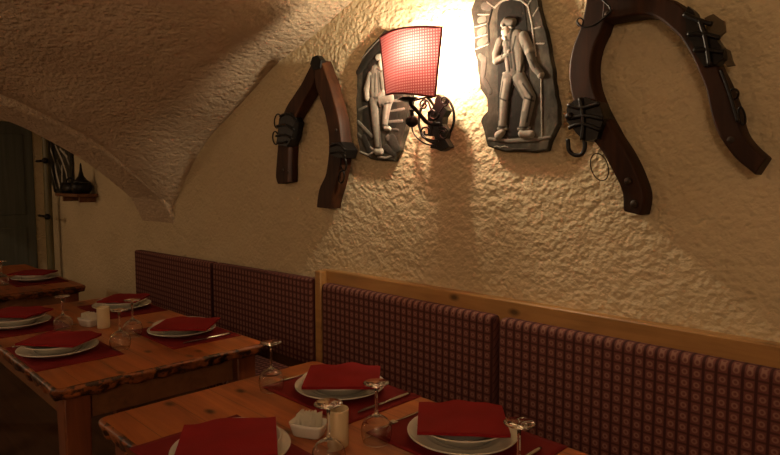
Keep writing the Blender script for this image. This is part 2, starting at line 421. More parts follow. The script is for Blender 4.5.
# ------------------------------------------------------------------ tables
TZ = .75; TH = .042
def table(label, x0, x1, y0, y1, seed):
    cx, cy = (x0 + x1) / 2, (y0 + y1) / 2
    t = thing('dining_table', label, 'table', (cx, cy, 0), 0)
    hx, hy = (x1 - x0) / 2, (y1 - y0) / 2; rc = .035; rng = random.Random(seed)
    out = []
    for sx, sy, a0 in ((1, 1, 0), (-1, 1, 90), (-1, -1, 180), (1, -1, 270)):
        for k in range(6):
            a = math.radians(a0 + 90 * k / 5); out.append((sx * (hx - rc) + rc * math.cos(a), sy * (hy - rc) + rc * math.sin(a)))
    pts = []
    for i, p in enumerate(out):
        q = out[(i + 1) % len(out)]; d = math.dist(p, q); n = max(1, int(d / .012))
        for k in range(n): pts.append((p[0] + (q[0] - p[0]) * k / n, p[1] + (q[1] - p[1]) * k / n))
    def ring(bm, ins, zf):
        r = []
        for i, (x, y) in enumerate(pts):
            n = len(pts); a, b_ = pts[i - 1], pts[(i + 1) % n]
            tx, ty = b_[0] - a[0], b_[1] - a[1]; l = math.hypot(tx, ty) or 1; nx, ny = ty / l, -tx / l
            e = ins(x, y); r.append(bm.verts.new((x - nx * e, y - ny * e, zf(x, y))))
        return r
    nz = lambda x, y, s, o: noise.noise(Vector((x * s, y * s, o + seed * 3.1)))
    chew = lambda x, y: max(0, nz(x, y, 18, 1)) * .045 + max(0, nz(x, y, 42, 5)) * .025
    bm = NB()
    r0 = ring(bm, lambda x, y: .014, lambda x, y: TZ)
    bm.faces.new(r0)
    obj('tabletop', bm, 'table', t)
    bm = NB()
    R = [ring(bm, lambda x, y: .014, lambda x, y: TZ), ring(bm, lambda x, y: .004 + .003 * abs(nz(x, y, 30, 2)), lambda x, y: TZ - .003),
         ring(bm, lambda x, y: .0, lambda x, y: TZ - .010), ring(bm, lambda x, y: chew(x, y) * .8, lambda x, y: TZ - .018),
         ring(bm, lambda x, y: .004 + chew(x, y), lambda x, y: TZ - .030), ring(bm, lambda x, y: .008 + chew(x, y) * .6, lambda x, y: TZ - TH + .012 * nz(x, y, 22, 9)),
         ring(bm, lambda x, y: .05, lambda x, y: TZ - TH + .004)]
    for a, c in zip(R, R[1:]):
        n = len(a)
        for i in range(n): bm.faces.new((a[i], a[(i + 1) % n], c[(i + 1) % n], c[i]))
    bm.faces.new(R[-1])
    obj('carved_edge', bm, 'table_edge', t, smooth=True)
    ax, ay = hx - .045, hy - .045
    for s in (-1, 1):
        obj('apron', bx(-ax + .09, ax - .09, s * (ay - .03) - .012, s * (ay - .03) + .012, TZ - TH - .10, TZ - TH + .003), 'benchwood', t, bevel=.002)
        obj('apron', bx(s * (ax - .03) - .012, s * (ax - .03) + .012, -ay + .09, ay - .09, TZ - TH - .10, TZ - TH + .003), 'benchwood', t, bevel=.002)
    for sx in (-1, 1):
        for sy in (-1, 1):
            bm = NB(); z0, z1 = 0, TZ - TH + .003
            cx_, cy_ = sx * (ax - .038), sy * (ay - .038)
            v = []
            for z, r in ((z0, .036), (z1, .044)):
                for a, c in ((-r, -r), (r, -r), (r, r), (-r, r)): v.append(bm.verts.new((cx_ + a, cy_ + c, z)))
            for f in ((0, 1, 2, 3), (4, 5, 6, 7), (0, 1, 5, 4), (1, 2, 6, 5), (2, 3, 7, 6), (3, 0, 4, 7)): bm.faces.new([v[i] for i in f])
            obj('leg', bm, 'leg', t, bevel=.006)
    return t
T1 = (-1.785, -.50, .58, 1.38); T2 = (-3.62, -2.105, .565, 1.385); T3 = (-5.55, -4.12, .53, 1.33)
table('nearest wooden table, its carved rough edge and bare orange boards in front', *T1, 1)
table('middle wooden table at lower left with a scalloped edge and square corner leg', *T2, 2)
table('farthest wooden table, at the left beneath the arch', *T3, 3)

# ------------------------------------------------------------------ tableware prototypes
def placemat(x, y, label, w_=.43, d=.31, rot=0):
    bm = grid(lambda u, v: ((u - .5) * w_, (v - .5) * d, .0022 + .0012 * noise.noise(Vector((u * 5 + x, v * 4 + y, 0)))), 24, 18)
    r = bmesh.ops.extrude_face_region(bm, geom=bm.faces[:])
    for v in r['geom']:
        if isinstance(v, bmesh.types.BMVert): v.co.z = .0005
    return tag(obj('placemat', bm, 'mat', None, smooth=True, loc=(x, y, TZ), rot=(0, 0, rot)), label, 'placemat', 'red cloth placemats on the tables')
def plate_mesh(R, h, m='porcelain', foot=.55):
    t = .004
    pr = [(0, .004), (R * .5, .004), (R * .60, .006), (R * .66, h * .55), (R * .74, h * .7), (R * .97, h - .001), (R, h + .0015), (R * 1.005, h + .0005), (R, h - .003), (R * .74, h * .7 - t * 1.1), (R * .66, .001), (R * .58, 0), (0, 0)]
    bm = NB(); lathe(bm, pr, 56); bmesh.ops.remove_doubles(bm, verts=bm.verts, dist=1e-6); return bm
GR = 'white plates set on the placemats'
proto_dinner = obj('dinner_plate', plate_mesh(.145, .022), 'porcelain', None, smooth=True)
proto_soup = obj('soup_plate', plate_mesh(.122, .034), 'porcelain', None, smooth=True)
_first = {}
def place(proto, loc, label, cat, group, rotz=0):
    if proto.name not in _first: _first[proto.name] = 1; o = proto
    else: o = proto.copy(); COL.objects.link(o)
    o.location = loc; o.rotation_euler = (0, 0, rotz); return tag(o, label, cat, group)
def napkin(x, y, label, w_=.225, d=.2, rot=PI / 4, z=.043, tilt=(0, 0), seed=0, wave=.010):
    # folded napkin: three soft layers, back edge waved
    bm = NB()
    nu, nv = 26, 18
    def f(u, v, lift):
        X = (u - .5) * w_; Y = (v - .5) * d
        Y += wave * v ** 3 * (math.sin(u * 9 + seed) + .6 * math.sin(u * 17 + seed * 2))
        Z = lift + .003 * noise.noise(Vector((u * 3 + seed, v * 3, 0))) + .006 * math.sin(PI * u) * v - .010 * max(0, .5 - v) * 2 * 0
        return (X, Y, Z)
    layers = [0, .0035, .0070]
    top = [[bm.verts.new(f(i / nu, j / nv, .0085)) for j in range(nv + 1)] for i in range(nu + 1)]
    bot = [[bm.verts.new(f(i / nu, j / nv, .0)) for j in range(nv + 1)] for i in range(nu + 1)]
    for i in range(nu):
        for j in range(nv):
            bm.faces.new((top[i][j], top[i + 1][j], top[i + 1][j + 1], top[i][j + 1])); bm.faces.new((bot[i][j], bot[i][j + 1], bot[i + 1][j + 1], bot[i + 1][j]))
    for i in range(nu):
        for j in (0, nv): bm.faces.new((top[i][j], top[i + 1][j], bot[i + 1][j], bot[i][j]))
    for j in range(nv):
        for i in (0, nu): bm.faces.new((top[i][j], top[i][j + 1], bot[i][j + 1], bot[i][j]))
    o = obj('folded_napkin', bm, 'napkin', None, smooth=True, loc=(x, y, TZ + z), rot=(tilt[0], tilt[1], rot))
    o.data.set_sharp_from_angle(angle=.8)
    return tag(o, label, 'napkin', 'folded red napkins on the plates')
def wineglass():
    # stands upside down on its rim: z=0 rim, foot on top
    Hh = .158
    t = thing('wine_glass', 'x', 'wine glass', (0, 0, 0), 0, 'upturned wine glasses')
    up = [(.0345, 0), (.039, .016), (.0405, .032), (.037, .048), (.028, .061), (.014, .070), (.0055, .076)]
    q = [p for p in catmull([(a, b_, 0) for a, b_ in up], 4)]
    outer = [(p.x, p.y) for p in q]
    inner = [(max(p.x - .0012, 0), p.y - (.0016 if p.y > .058 else 0)) for p in q if p.x > .009]
    inner = inner + [(0, inner[-1][1] + .001)]
    prof = inner[::-1] + outer[0:] 
    prof = [(r, z) for r, z in prof] + [(.0042, .10), (.0038, .125), (.0045, .145), (.008, .1515), (.020, .1545), (.0335, .1565), (.0342, .1575), (.0335, .1583), (0, .1590)]
    bm = NB(); lathe(bm, prof[:len(prof)], 36); obj_b = bm
    # split: bowl + stem + foot as parts
    me_parts = []
    def cut(pr, name):
        b_ = NB(); lathe(b_, pr, 36); bmesh.ops.remove_doubles(b_, verts=b_.verts, dist=1e-6); return obj(name, b_, 'glass', t, smooth=True)
    bm.free()
    cut(inner[::-1] + outer + [(0, .0765)], 'bowl')
    cut([(0, .0766), (.0053, .0766), (.0042, .088), (.0038, .125), (.0045, .1449), (0, .1449)], 'stem')
    cut([(0, .145), (.0046, .145), (.008, .1515), (.020, .1545), (.0335, .1565), (.0342, .1575), (.0335, .1583), (0, .1590)], 'foot')
    return t
def fork():
    bm = NB()
    tube(bm, catmull([(0, -.10, .004), (0, -.06, .0035), (0, .0, .003), (0, .035, .006)], 4), [.0045] * 5 + [.003] * 4 + [.0022] * 4, 8)
    for v in bm.verts: v.co.z = .004 + (v.co.z - .004) * .6
    t = tag(obj('fork', bm, 'steel', None, smooth=True), 'x', 'fork')
    hb = NB(); box(hb, -.011, .011, .035, .052, .004, .0062); 
    t_ = obj('fork_head', hb, 'steel', t, bevel=.001)
    for k in range(4):
        x = -.0095 + k * .0063; tb = NB(); tube(tb, [(x, .052, .0052), (x, .075, .0035), (x, .095, .0045)], [.0013, .0012, .0008], 6); obj('tine', tb, 'steel', t_, smooth=True)
    return t
def knife():
    bm = NB(); tube(bm, catmull([(0, -.11, .005), (0, -.05, .005), (0, .0, .0045)], 4), [.004, .006, .006, .0058, .0055, .005, .0045, .004, .004], 8)
    t = tag(obj('table_knife', bm, 'steel', None, smooth=True), 'x', 'knife')
    bb = NB(); pts = [(-.004, 0), (.006, 0), (.009, .03), (.009, .08), (.005, .105), (-.002, .112), (-.004, .09)]
    v0 = [bb.verts.new((x, y, .0035)) for x, y in pts]; v1 = [bb.verts.new((x, y, .0052)) for x, y in pts]
    bb.faces.new(v0); bb.faces.new(v1)
    for i in range(len(pts)): j = (i + 1) % len(pts); bb.faces.new((v0[i], v0[j], v1[j], v1[i]))
    obj('blade', bb, 'steel', t)
    return t
PF, PK, PG = fork(), knife(), wineglass()
_u = set()
def put(proto, x, y, label, rotz=0, z=TZ + .0002, group=None):
    if proto.name not in _u: _u.add(proto.name); o = proto; o.location = (x, y, z); o.rotation_euler = (0, 0, rotz); o['label'] = label
    else: o = dup(proto, (x, y, z), rotz, label)
    if group: o['group'] = group
    return o

# settings: (x, y, side, where)  side +1 = bench side, -1 = aisle side
S = [(-1.450, 1.222, 1, 'in the centre, nearest table, far left corner', 'A'), (-.945, 1.215, 1, 'farthest right on the nearest table, bench side', 'B'),
     (-1.290, .735, -1, 'on the nearest table, aisle side, at the bottom edge', 'C'),
     (-2.510, 1.199, 1, 'on the middle table, right end, bench side', 'D'), (-3.235, 1.215, 1, 'on the middle table, far end, bench side', 'E'),
     (-2.573, .715, -1, 'on the middle table, near end, aisle side', 'F'), (-3.19, .712, -1, 'on the middle table, cut by the left edge', 'G'),
     (-4.58, 1.15, 1, 'on the farthest table beneath the arch', 'I')]
NK = {'A': (-1.427, 1.215, PI / 4, .235, .21), 'B': (-.949, 1.216, math.radians(41), .23, .20), 'C': (-1.268, .715, math.radians(57), .23, .215),
      'D': (-2.445, 1.186, PI / 4, .235, .20), 'E': (-3.218, 1.22, PI / 4, .2, .19), 'F': (-2.565, .72, math.radians(38), .24, .185),
      'G': (-3.235, .73, math.radians(38), .24, .185), 'I': (-4.569, 1.134, PI / 4, .24, .18)}
for x, y, sd, where, k in S:
    placemat(x + .005 * sd, (1.215 if k in 'AB' else 1.21 if k in 'DE' else .725 if k in 'C' else .735 if k in 'FG' else 1.14), 'dark red placemat ' + where)
    place(proto_dinner, (x, y, TZ + .0045), 'wide lower plate ' + where, 'plate', GR)
    place(proto_soup, (x, y, TZ + .0135), 'deep upper plate ' + where, 'plate', GR)
    n = NK[k]
    napkin(n[0], n[1], 'folded red napkin ' + where, n[3], n[4], n[2], .0505, seed=ord(k), wave=.004 if k == 'C' else .010)
GG = 'upturned wine glasses'
for (x, y, lb) in ((-1.615, 1.07, 'upturned wine glass standing alone at the far left corner of the nearest table'),
                   (-1.095, 1.045, 'upturned wine glass between the two bench side plates of the nearest table'),
                   (-1.070, .865, 'upturned wine glass in front of the ivory holder, cut by the lower edge'),
                   (-.690, 1.085, 'rightmost upturned wine glass, its foot overlapping the right plate'),
                   (-2.630, 1.03, 'upturned wine glass on the middle table, just right of the ivory shaker'),
                   (-2.462, .912, 'upturned wine glass nearest the front edge of the middle table'),
                   (-2.94, .84, 'upturned wine glass left of the white dish on the middle table'),
                   (-4.52, .94, 'upturned wine glass on the farthest table at the photo edge')):
    put(PG, x, y, lb, random.random() * 6, group=GG)
put(PF, -1.652, 1.235, 'steel fork left of the plate at the far corner of the nearest table', 0, TZ + .003, 'forks')
put(PK, -1.262, 1.24, 'steel knife right of the plate at the far corner of the nearest table', PI, TZ + .003, 'knives')
put(PF, -1.142, 1.20, 'steel fork between the glass and the right plate of the nearest table', PI, TZ + .003, 'forks')
put(PK, -.762, 1.19, 'steel knife at the far right end of the nearest table', PI, TZ + .003, 'knives')
put(PK, -2.33, 1.225, 'steel knife right of the plate on the middle table', PI, TZ + .003, 'knives')
put(PF, -2.765, .70, 'steel fork at the left of the near plate on the middle table', 0, TZ + .003, 'forks')

# sugar dish + packets, holder
def dish(x, y, label, rot, n=9):
    t = thing('sugar_dish', label, 'dish', (x, y, TZ + .0002), rot, 'sugar dishes')
    bm = NB()
    def ring(hx, hy, z, k=40):
        r = []
        for i in range(k):
            a = 2 * PI * i / k; c, s = math.cos(a), math.sin(a); e = .42
            r.append(bm.verts.new((hx * math.copysign(abs(c) ** e, c), hy * math.copysign(abs(s) ** e, s), z)))
        return r
    R = [ring(.036, .022, 0), ring(.040, .026, .004), ring(.047, .031, .028), ring(.050, .034, .038), ring(.0485, .0325, .0385), ring(.044, .0285, .028), ring(.037, .023, .006)]
    for a, b_ in zip(R, R[1:]):
        for i in range(len(a)): j = (i + 1) % len(a); bm.faces.new((a[i], a[j], b_[j], b_[i]))
    bm.faces.new(R[0]); bm.faces.new(R[-1])
    obj('bowl', bm, 'porcelain', t, smooth=True)
    rng = random.Random(int(x * 100))
    for k in range(n):
        p = obj('sugar_packet', packet(k), 'paper', None, smooth=True)
        u = (k - (n - 1) / 2) / n; c, s = math.cos(rot), math.sin(rot); lx = u * .066; ly = rng.uniform(-.003, .003)
        p.location = (x + lx * c - ly * s, y + lx * s + ly * c, TZ + .037 + rng.uniform(0, .004)); p.rotation_euler = (PI / 2 + rng.uniform(-.05, .05), rng.uniform(-.1, .1), rot + PI / 2 + rng.uniform(-.12, .12))
        tag(p, 'small white paper sugar packet upright in the dish on the ' + ('nearest' if x > -2 else 'middle') + ' table', 'sugar packet', 'sugar packets in the dish on the ' + ('nearest' if x > -2 else 'middle') + ' table')
    return t
def packet(seed):
    bm = NB(); w_, h, nu, nv = .042, .046, 10, 10
    def sh(s):
        return [[bm.verts.new(((i / nu - .5) * w_, (j / nv - .5) * h, s * .0030 * (math.sin(PI * i / nu) * math.sin(PI * j / nv)) ** .5 + .0008 * noise.noise(Vector((i * .6 + seed * 7, j * .6, s))))) for j in range(nv + 1)] for i in range(nu + 1)]
    A, B = sh(1), sh(-1)
    for i in range(nu):
        for j in range(nv):
            bm.faces.new((A[i][j], A[i + 1][j], A[i + 1][j + 1], A[i][j + 1])); bm.faces.new((B[i][j], B[i][j + 1], B[i + 1][j + 1], B[i + 1][j]))
    for i in range(nu):
        for j in (0, nv): bm.faces.new((A[i][j], A[i + 1][j], B[i + 1][j], B[i][j]))
    for j in range(nv):
        for i in (0, nu): bm.faces.new((A[i][j], A[i][j + 1], B[i][j + 1], B[i][j]))
    return bm
dish(-1.252, .945, 'small white porcelain dish filled with white sugar packets on the nearest table', .45)
dish(-2.955, .955, 'small white porcelain dish of sugar packets beside the ivory holder on the middle table', .3)
def holder(x, y, label):
    t = thing('toothpick_holder', label, 'holder', (x, y, TZ + .0002), 0, 'ivory holders on the tables')
    bm = NB(); lathe(bm, [(0, 0), (.026, 0), (.028, .003), (.0275, .05), (.0285, .090), (.0285, .096), (.0275, .098), (.0262, .096), (.0255, .05), (.025, .006), (0, .005)], 40)
    obj('cup', bm, 'ivory', t, smooth=True)
    rng = random.Random(4); n = 0
    for k in range(26):
        a = rng.uniform(0, 6.28); r = .019 * math.sqrt(rng.random()); a2 = a + rng.uniform(-.6, .6)
        tb = NB(); tube(tb, [(r * .8 * math.cos(a2), r * .8 * math.sin(a2), .0075), (r * math.cos(a), r * math.sin(a), .080 + rng.uniform(-.006, .010))], .0011, 6)
        obj('toothpick', tb, 'stick', t)
    return t
holder(-1.150, .960, 'ivory cylindrical toothpick holder between the sugar dish and a glass on the nearest table')
holder(-2.865, .99, 'ivory cylindrical toothpick holder standing on the middle table')

# ------------------------------------------------------------------ wall pieces
def px(pts, Y): return [onY(x, y, Y) for x, y in pts]
def slab(pts, Yf, Yb, org, jitter=0, step=.012):
    """outline on the wall -> solid slab between front plane Yf and back plane Yb"""
    P = [Vector(p) for p in px(pts, Yf)]; out = []
    for i, p in enumerate(P):
        q = P[(i + 1) % len(P)]; n = max(1, int((q - p).length / step))
        for k in range(n):
            v = p.lerp(q, k / n)
            if jitter: v += Vector((noise.noise(v * 22), 0, noise.noise(v * 22 + Vector((5, 5, 5))))) * jitter
            out.append(v)
    bm = NB(); c = sum(out, Vector()) / len(out)
    f0 = [bm.verts.new((v.lerp(c, .02)) - org) for v in out]
    f1 = [bm.verts.new(v + Vector((0, .005, 0)) - org) for v in out]
    f2 = [bm.verts.new(Vector((v.x, Yb, v.z)) - org) for v in out]
    n = len(out); bm.faces.new(f0); bm.faces.new(f2)
    for A, B in ((f0, f1), (f1, f2)):
        for i in range(n): bm.faces.new((A[i], A[(i + 1) % n], B[(i + 1) % n], B[i]))
    return bm
def relief(name, strokes, Yf, org, parent, cell=.0017):
    """low relief built from tapering strokes: (points with radius in photo px, tone, depth)"""
    qx, qy = strokes[0][0][0][:2]; sc = abs(onY(qx, qy, Yf)[2] - onY(qx, qy + 10, Yf)[2]) / 10
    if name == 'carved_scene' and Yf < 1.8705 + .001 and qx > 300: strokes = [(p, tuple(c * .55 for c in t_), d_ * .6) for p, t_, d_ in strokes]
    if name == 'carved_man': strokes = [([(x, y, r * (1.36 if r > 2.3 else 1)) for x, y, r in p], t_, d_) for p, t_, d_ in strokes]
    S2 = []
    for pts, tone, dep in strokes:
        for (x0, y0, r0), (x1, y1, r1) in zip(pts, pts[1:]) if len(pts) > 1 else [(pts[0], pts[0])]:
            a, b_ = onY(x0, y0, Yf), onY(x1, y1, Yf); S2.append(((a[0], a[2], r0 * sc), (b_[0], b_[2], r1 * sc), tone, dep))
    xs = [v for s in S2 for v in (s[0][0] - s[0][2], s[0][0] + s[0][2], s[1][0] - s[1][2], s[1][0] + s[1][2])]
    zs = [v for s in S2 for v in (s[0][1] - s[0][2], s[0][1] + s[0][2], s[1][1] - s[1][2], s[1][1] + s[1][2])]
    nx = int((max(xs) - min(xs)) / cell) + 3; nz_ = int((max(zs) - min(zs)) / cell) + 3
    X = (min(xs) - cell + np.arange(nx) * cell)[:, None] + np.zeros((1, nz_)); Z = (min(zs) - cell + np.arange(nz_) * cell)[None, :] + np.zeros((nx, 1))
    Hh = np.zeros((nx, nz_)); T = np.zeros((nx, nz_, 3))
    for (ax, az, ar), (bx_, bz, br), tone, dep in S2:
        dx, dz = bx_ - ax, bz - az; l2 = dx * dx + dz * dz
        t = np.clip(((X - ax) * dx + (Z - az) * dz) / l2, 0, 1) if l2 > 1e-9 else np.zeros_like(X)
        r = ar + (br - ar) * t
        d = np.hypot(X - (ax + dx * t) , Z - (az + dz * t))
        if dep >= .0195 and r.max() < 2.0 * sc:   # painted line, mainly highlights and fold shade: tone only
            k = (np.clip(1.5 - d / (r * 1.1), 0, 1) * (Hh > 0) * .85)[..., None]; T = T * (1 - k) + np.array(tone) * k; continue
        h = np.where(d < r, .0006 + dep * (.5 if r.max() > 2.2 * sc else .3) * np.clip(1 - (d / r) ** 2, 0, 1) ** .6, 0)
        m_ = h > Hh; Hh = np.where(m_, h, Hh); T[m_] = tone
    bm = NB(); lay = bm.verts.layers.float_color.new('tone'); V = {}
    def vert(i, j):
        if (i, j) not in V:
            v = bm.verts.new((X[i, j] - org[0], Yf - Hh[i, j] - org[1] + (.0015 if Hh[i, j] == 0 else 0), Z[i, j] - org[2]))
            tn = T[i, j] if Hh[i, j] > 0 else T[max(0, i - 1):i + 2, max(0, j - 1):j + 2].reshape(-1, 3).max(0)
            v[lay] = (*tn, 1); V[(i, j)] = v
        return V[(i, j)]
    for i in range(nx - 1):
        for j in range(nz_ - 1):
            if Hh[i:i + 2, j:j + 2].max() > 0: bm.faces.new((vert(i, j), vert(i + 1, j), vert(i + 1, j + 1), vert(i, j + 1)))
    return obj(name, bm, 'relief', parent, smooth=True)
g = lambda v, w_=.93, b_=.78: tuple(1.15 * v ** 1.55 * c_ for c_ in (1, w_, b_))
PALE, MID, DK, LN, HAT = g(.36), g(.18), g(.05), g(.42), g(.24)

# plaque with the standing man (right)
PYF = 1.871
pts = [(471, 10), (473, 28), (474, 46), (477, 67), (480, 88), (487, 100), (487, 112), (481, 122), (484, 134), (488, 146), (501, 152), (525, 152.5), (547, 150.5), (552, 138), (558, 124), (558, 105), (553, 72), (547, 38), (540, 8), (534, -10), (520, -24), (494, -24), (478, -8)]
org = Vector(onY(515, 150, PYF)); 
pl = thing('slate_plaque', 'slate relief of a standing man with a stick, right of the lamp', 'wall plaque', org, 0, 'slate relief plaques')
obj('slate', slab(pts, PYF, 1.895, org, .006), 'slate', pl)
relief('doorway', [([(511, 13, 17), (512, 30, 18), (514, 118, 20)], g(.06), .0012)], PYF, org, pl)
relief('brick_arch', [
    ([(495, 7, 1.1), (501, 1.5, 1.1), (511, -1.5, 1.1), (521, .5, 1.1), (528, 6, 1.1), (532, 24, 1.1), (534, 42, 1.0), (536, 56, .9)], LN, .002),
    ([(475, 27, .8), (486, 24, .8)], LN, .001), ([(475, 38, .8), (487, 34.5, .8)], LN, .001), ([(476, 49, .8), (488, 44.5, .8)], LN, .001),
    ([(478, 14.5, .8), (489, 14.5, .8)], LN, .001), ([(487, 2, .8), (495, 8, .8)], LN, .001), ([(533, 16, .8), (538, 8, .8)], LN, .001),
    ([(534, 28.5, .8), (540, 27, .8)], LN, .001), ([(536, 43.5, .8), (544, 43.5, .8)], LN, .001), ([(528, 5, .8), (533, -3, .8)], LN, .001), ([(503, 0, .8), (500, -8, .8)], LN, .001), ([(518, -1, .8), (521, -9, .8)], LN, .001),
    ([(492, 10, 1), (488.5, 24, 1), (489, 42, 1)], DK, .003),
    ([(480, 20, 3.6), (484, 19, 3.6)], g(.26), .001), ([(480, 32, 4), (484, 30, 4)], g(.26), .001), ([(480, 43, 4), (485, 40, 4)], g(.24), .001), ([(484, 6, 4), (489, 8, 3)], g(.2), .001),
    ([(480, 56, 3), (484, 60, 4), (483, 75, 3)], g(.2), .0012), ([(484, 80, 3), (490, 92, 3)], g(.16), .0012)], PYF, org, pl)
relief('ground_ledge', [([(489, 139, 1.6), (510, 141, 2), (533, 140, 2), (550, 137, 1.4)], g(.26), .006), ([(494, 147, .5), (497, 146, .5), (500, 147.5, .5), (504, 146, .5), (508, 147, .5)], g(.42), .0012), ([(512, 149, .6), (530, 149, .6)], g(.15), .001)], PYF, org, pl)
relief('carved_man', [
    ([(510, 36, 6), (513, 52, 8), (514, 70, 7)], g(0.216), .016),
    ([(516, 38, 6.5), (519, 52, 5), (520, 70, 4)], g(0.288), .017),
    ([(507, 43, 4), (509, 60, 3.5), (510, 70, 3)], g(0.259), .018),
    ([(512, 38, 1), (511, 48, 1), (513, 68, 1)], DK, .022), ([(521, 36, .9), (522, 50, .9), (521, 70, .9)], LN, .020),
    ([(523, 37, 4.5), (529, 50, 4.4)], g(0.317), .018), ([(527, 52, 1.6), (533, 49, 1.4)], LN, .022), ([(530, 54, 3.4), (534, 66, 3), (540, 73, 2.8)], g(0.216), .016), ([(541, 75, 2.8)], PALE, .017),
    ([(500, 42, 3.8), (496, 54, 3.4), (496, 61, 3)], g(0.274), .016), ([(496.5, 61, 3), (503, 58, 2.6), (508, 55, 2.6)], g(0.374), .020), ([(510, 52, 2.6)], g(0.360), .022),
    ([(504, 73.5, 1.6), (513, 75, 1.6), (522, 73, 1.6)], PALE, .018),
    ([(508.5, 78, 6), (505, 97, 5), (503, 126, 4.2)], g(0.238), .017), ([(506, 80, 1.6), (503, 100, 1.4), (501, 124, 1.2)], g(0.374), .021),
    ([(519, 78, 6), (529.5, 98, 5.2), (524, 127, 4.2)], g(0.245), .017), ([(521, 82, 1.6), (529, 97, 1.7), (525, 110, 1.3)], g(0.389), .021),
    ([(499, 128.5, 2), (507, 128.5, 2)], PALE, .019), ([(519, 129, 2), (529, 128.5, 2)], PALE, .019),
    ([(498.5, 135.5, 3.6), (502.5, 132, 3)], g(0.374), .018), ([(522, 133.5, 3.2), (531, 134.5, 3.2)], g(0.360), .018),
    ([(541, 73, .8), (541.5, 100, .8), (542, 137, .8)], LN, .006),
    *[(p, g(.05), .022) for p in ([(504, 47, .9), (503, 57, .9)], [(509, 57, .9), (511, 71, .9)], [(517, 37, .9), (514, 50, .9), (517, 70, .9)], [(524, 46, 1), (525, 60, 1), (522, 72, .9)],  # dark fold and chin shade drawn as tone on the figure
       [(513, 80, 1.1), (510, 100, 1.1), (508, 124, 1)], [(514, 82, 1.1), (523, 100, 1.1), (519, 124, 1)], [(526, 98, .8), (534, 101, .8)], [(500, 98, .8), (507, 101, .8)], [(504, 82, .7), (500, 104, .7), (500, 120, .7)],
       [(524, 84, .7), (533, 97, .8), (528, 122, .7)], [(499, 127, .8), (508, 127.5, .8)], [(519, 127.5, .8), (529, 127.5, .8)], [(532, 60, .7), (536, 68, .7)], [(504, 38, .9), (510, 41, .9)], [(513, 30, 1.1), (512, 38, 1)])],
    ([(506, 31, 4.2), (507, 34, 3.8)], g(.5), .020), ([(505.5, 37, 2.8), (506.5, 39, 2)], g(.62), .021), ([(503, 30, .8), (505, 29.5, .8)], DK, .026), ([(502.2, 32.5, .9)], g(.6), .026)], PYF, org, pl)
relief('carved_hat', [([(504, 24, 4), (506, 21.5, 4.2), (513, 22.5, 4.6), (512, 25, 4)], HAT, .022), ([(499.5, 25.5, 1.3), (505, 28, 1.6), (513, 28, 1.6), (517, 26.5, 1.2)], g(.42), .025), ([(504, 26, .8), (514, 26.5, .8)], DK, .027)], PYF, org, pl)

# plaque with the seated man (left, partly behind the lampshade)
pts = [(384, 30), (404, 33), (412, 62), (411, 100), (405, 130), (399, 150), (394, 161), (376, 160.5), (360, 154), (356.5, 136), (356, 100), (357, 67), (366, 50)]
org = Vector(onY(380, 160, PYF))
pl = thing('slate_plaque', 'slate relief of a leaning man half hidden by the lampshade', 'wall plaque', org, 0, 'slate relief plaques')
obj('slate', slab(pts, PYF, 1.895, org, .006), 'slate', pl)
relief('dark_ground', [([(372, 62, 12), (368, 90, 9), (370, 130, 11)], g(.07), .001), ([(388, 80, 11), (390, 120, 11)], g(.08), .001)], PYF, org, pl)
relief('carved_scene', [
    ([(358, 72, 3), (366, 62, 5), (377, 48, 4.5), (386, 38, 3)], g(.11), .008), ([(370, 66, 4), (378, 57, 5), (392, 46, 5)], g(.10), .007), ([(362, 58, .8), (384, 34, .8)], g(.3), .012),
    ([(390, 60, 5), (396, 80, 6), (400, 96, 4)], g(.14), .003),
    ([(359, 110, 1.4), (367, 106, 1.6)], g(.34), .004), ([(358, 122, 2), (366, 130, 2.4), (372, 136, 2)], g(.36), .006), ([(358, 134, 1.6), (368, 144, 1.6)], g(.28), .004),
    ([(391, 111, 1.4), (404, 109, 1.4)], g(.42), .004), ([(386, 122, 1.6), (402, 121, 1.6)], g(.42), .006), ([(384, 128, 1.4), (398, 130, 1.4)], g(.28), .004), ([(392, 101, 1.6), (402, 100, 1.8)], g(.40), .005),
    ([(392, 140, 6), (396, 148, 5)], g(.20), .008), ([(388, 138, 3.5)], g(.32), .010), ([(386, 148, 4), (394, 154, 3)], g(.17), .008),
    ([(364, 138, 4), (369, 150, 4)], g(.14), .006), ([(360, 152, 1), (368, 155, 1.2), (374, 152, 1)], g(.5), .006), ([(378, 157, 1), (386, 158, 1.2), (392, 156, 1)], g(.5), .006), ([(370, 147, 1), (374, 150, 1)], g(.5), .006)], PYF, org, pl)  # pale strokes along the bottom are highlights put into the tone
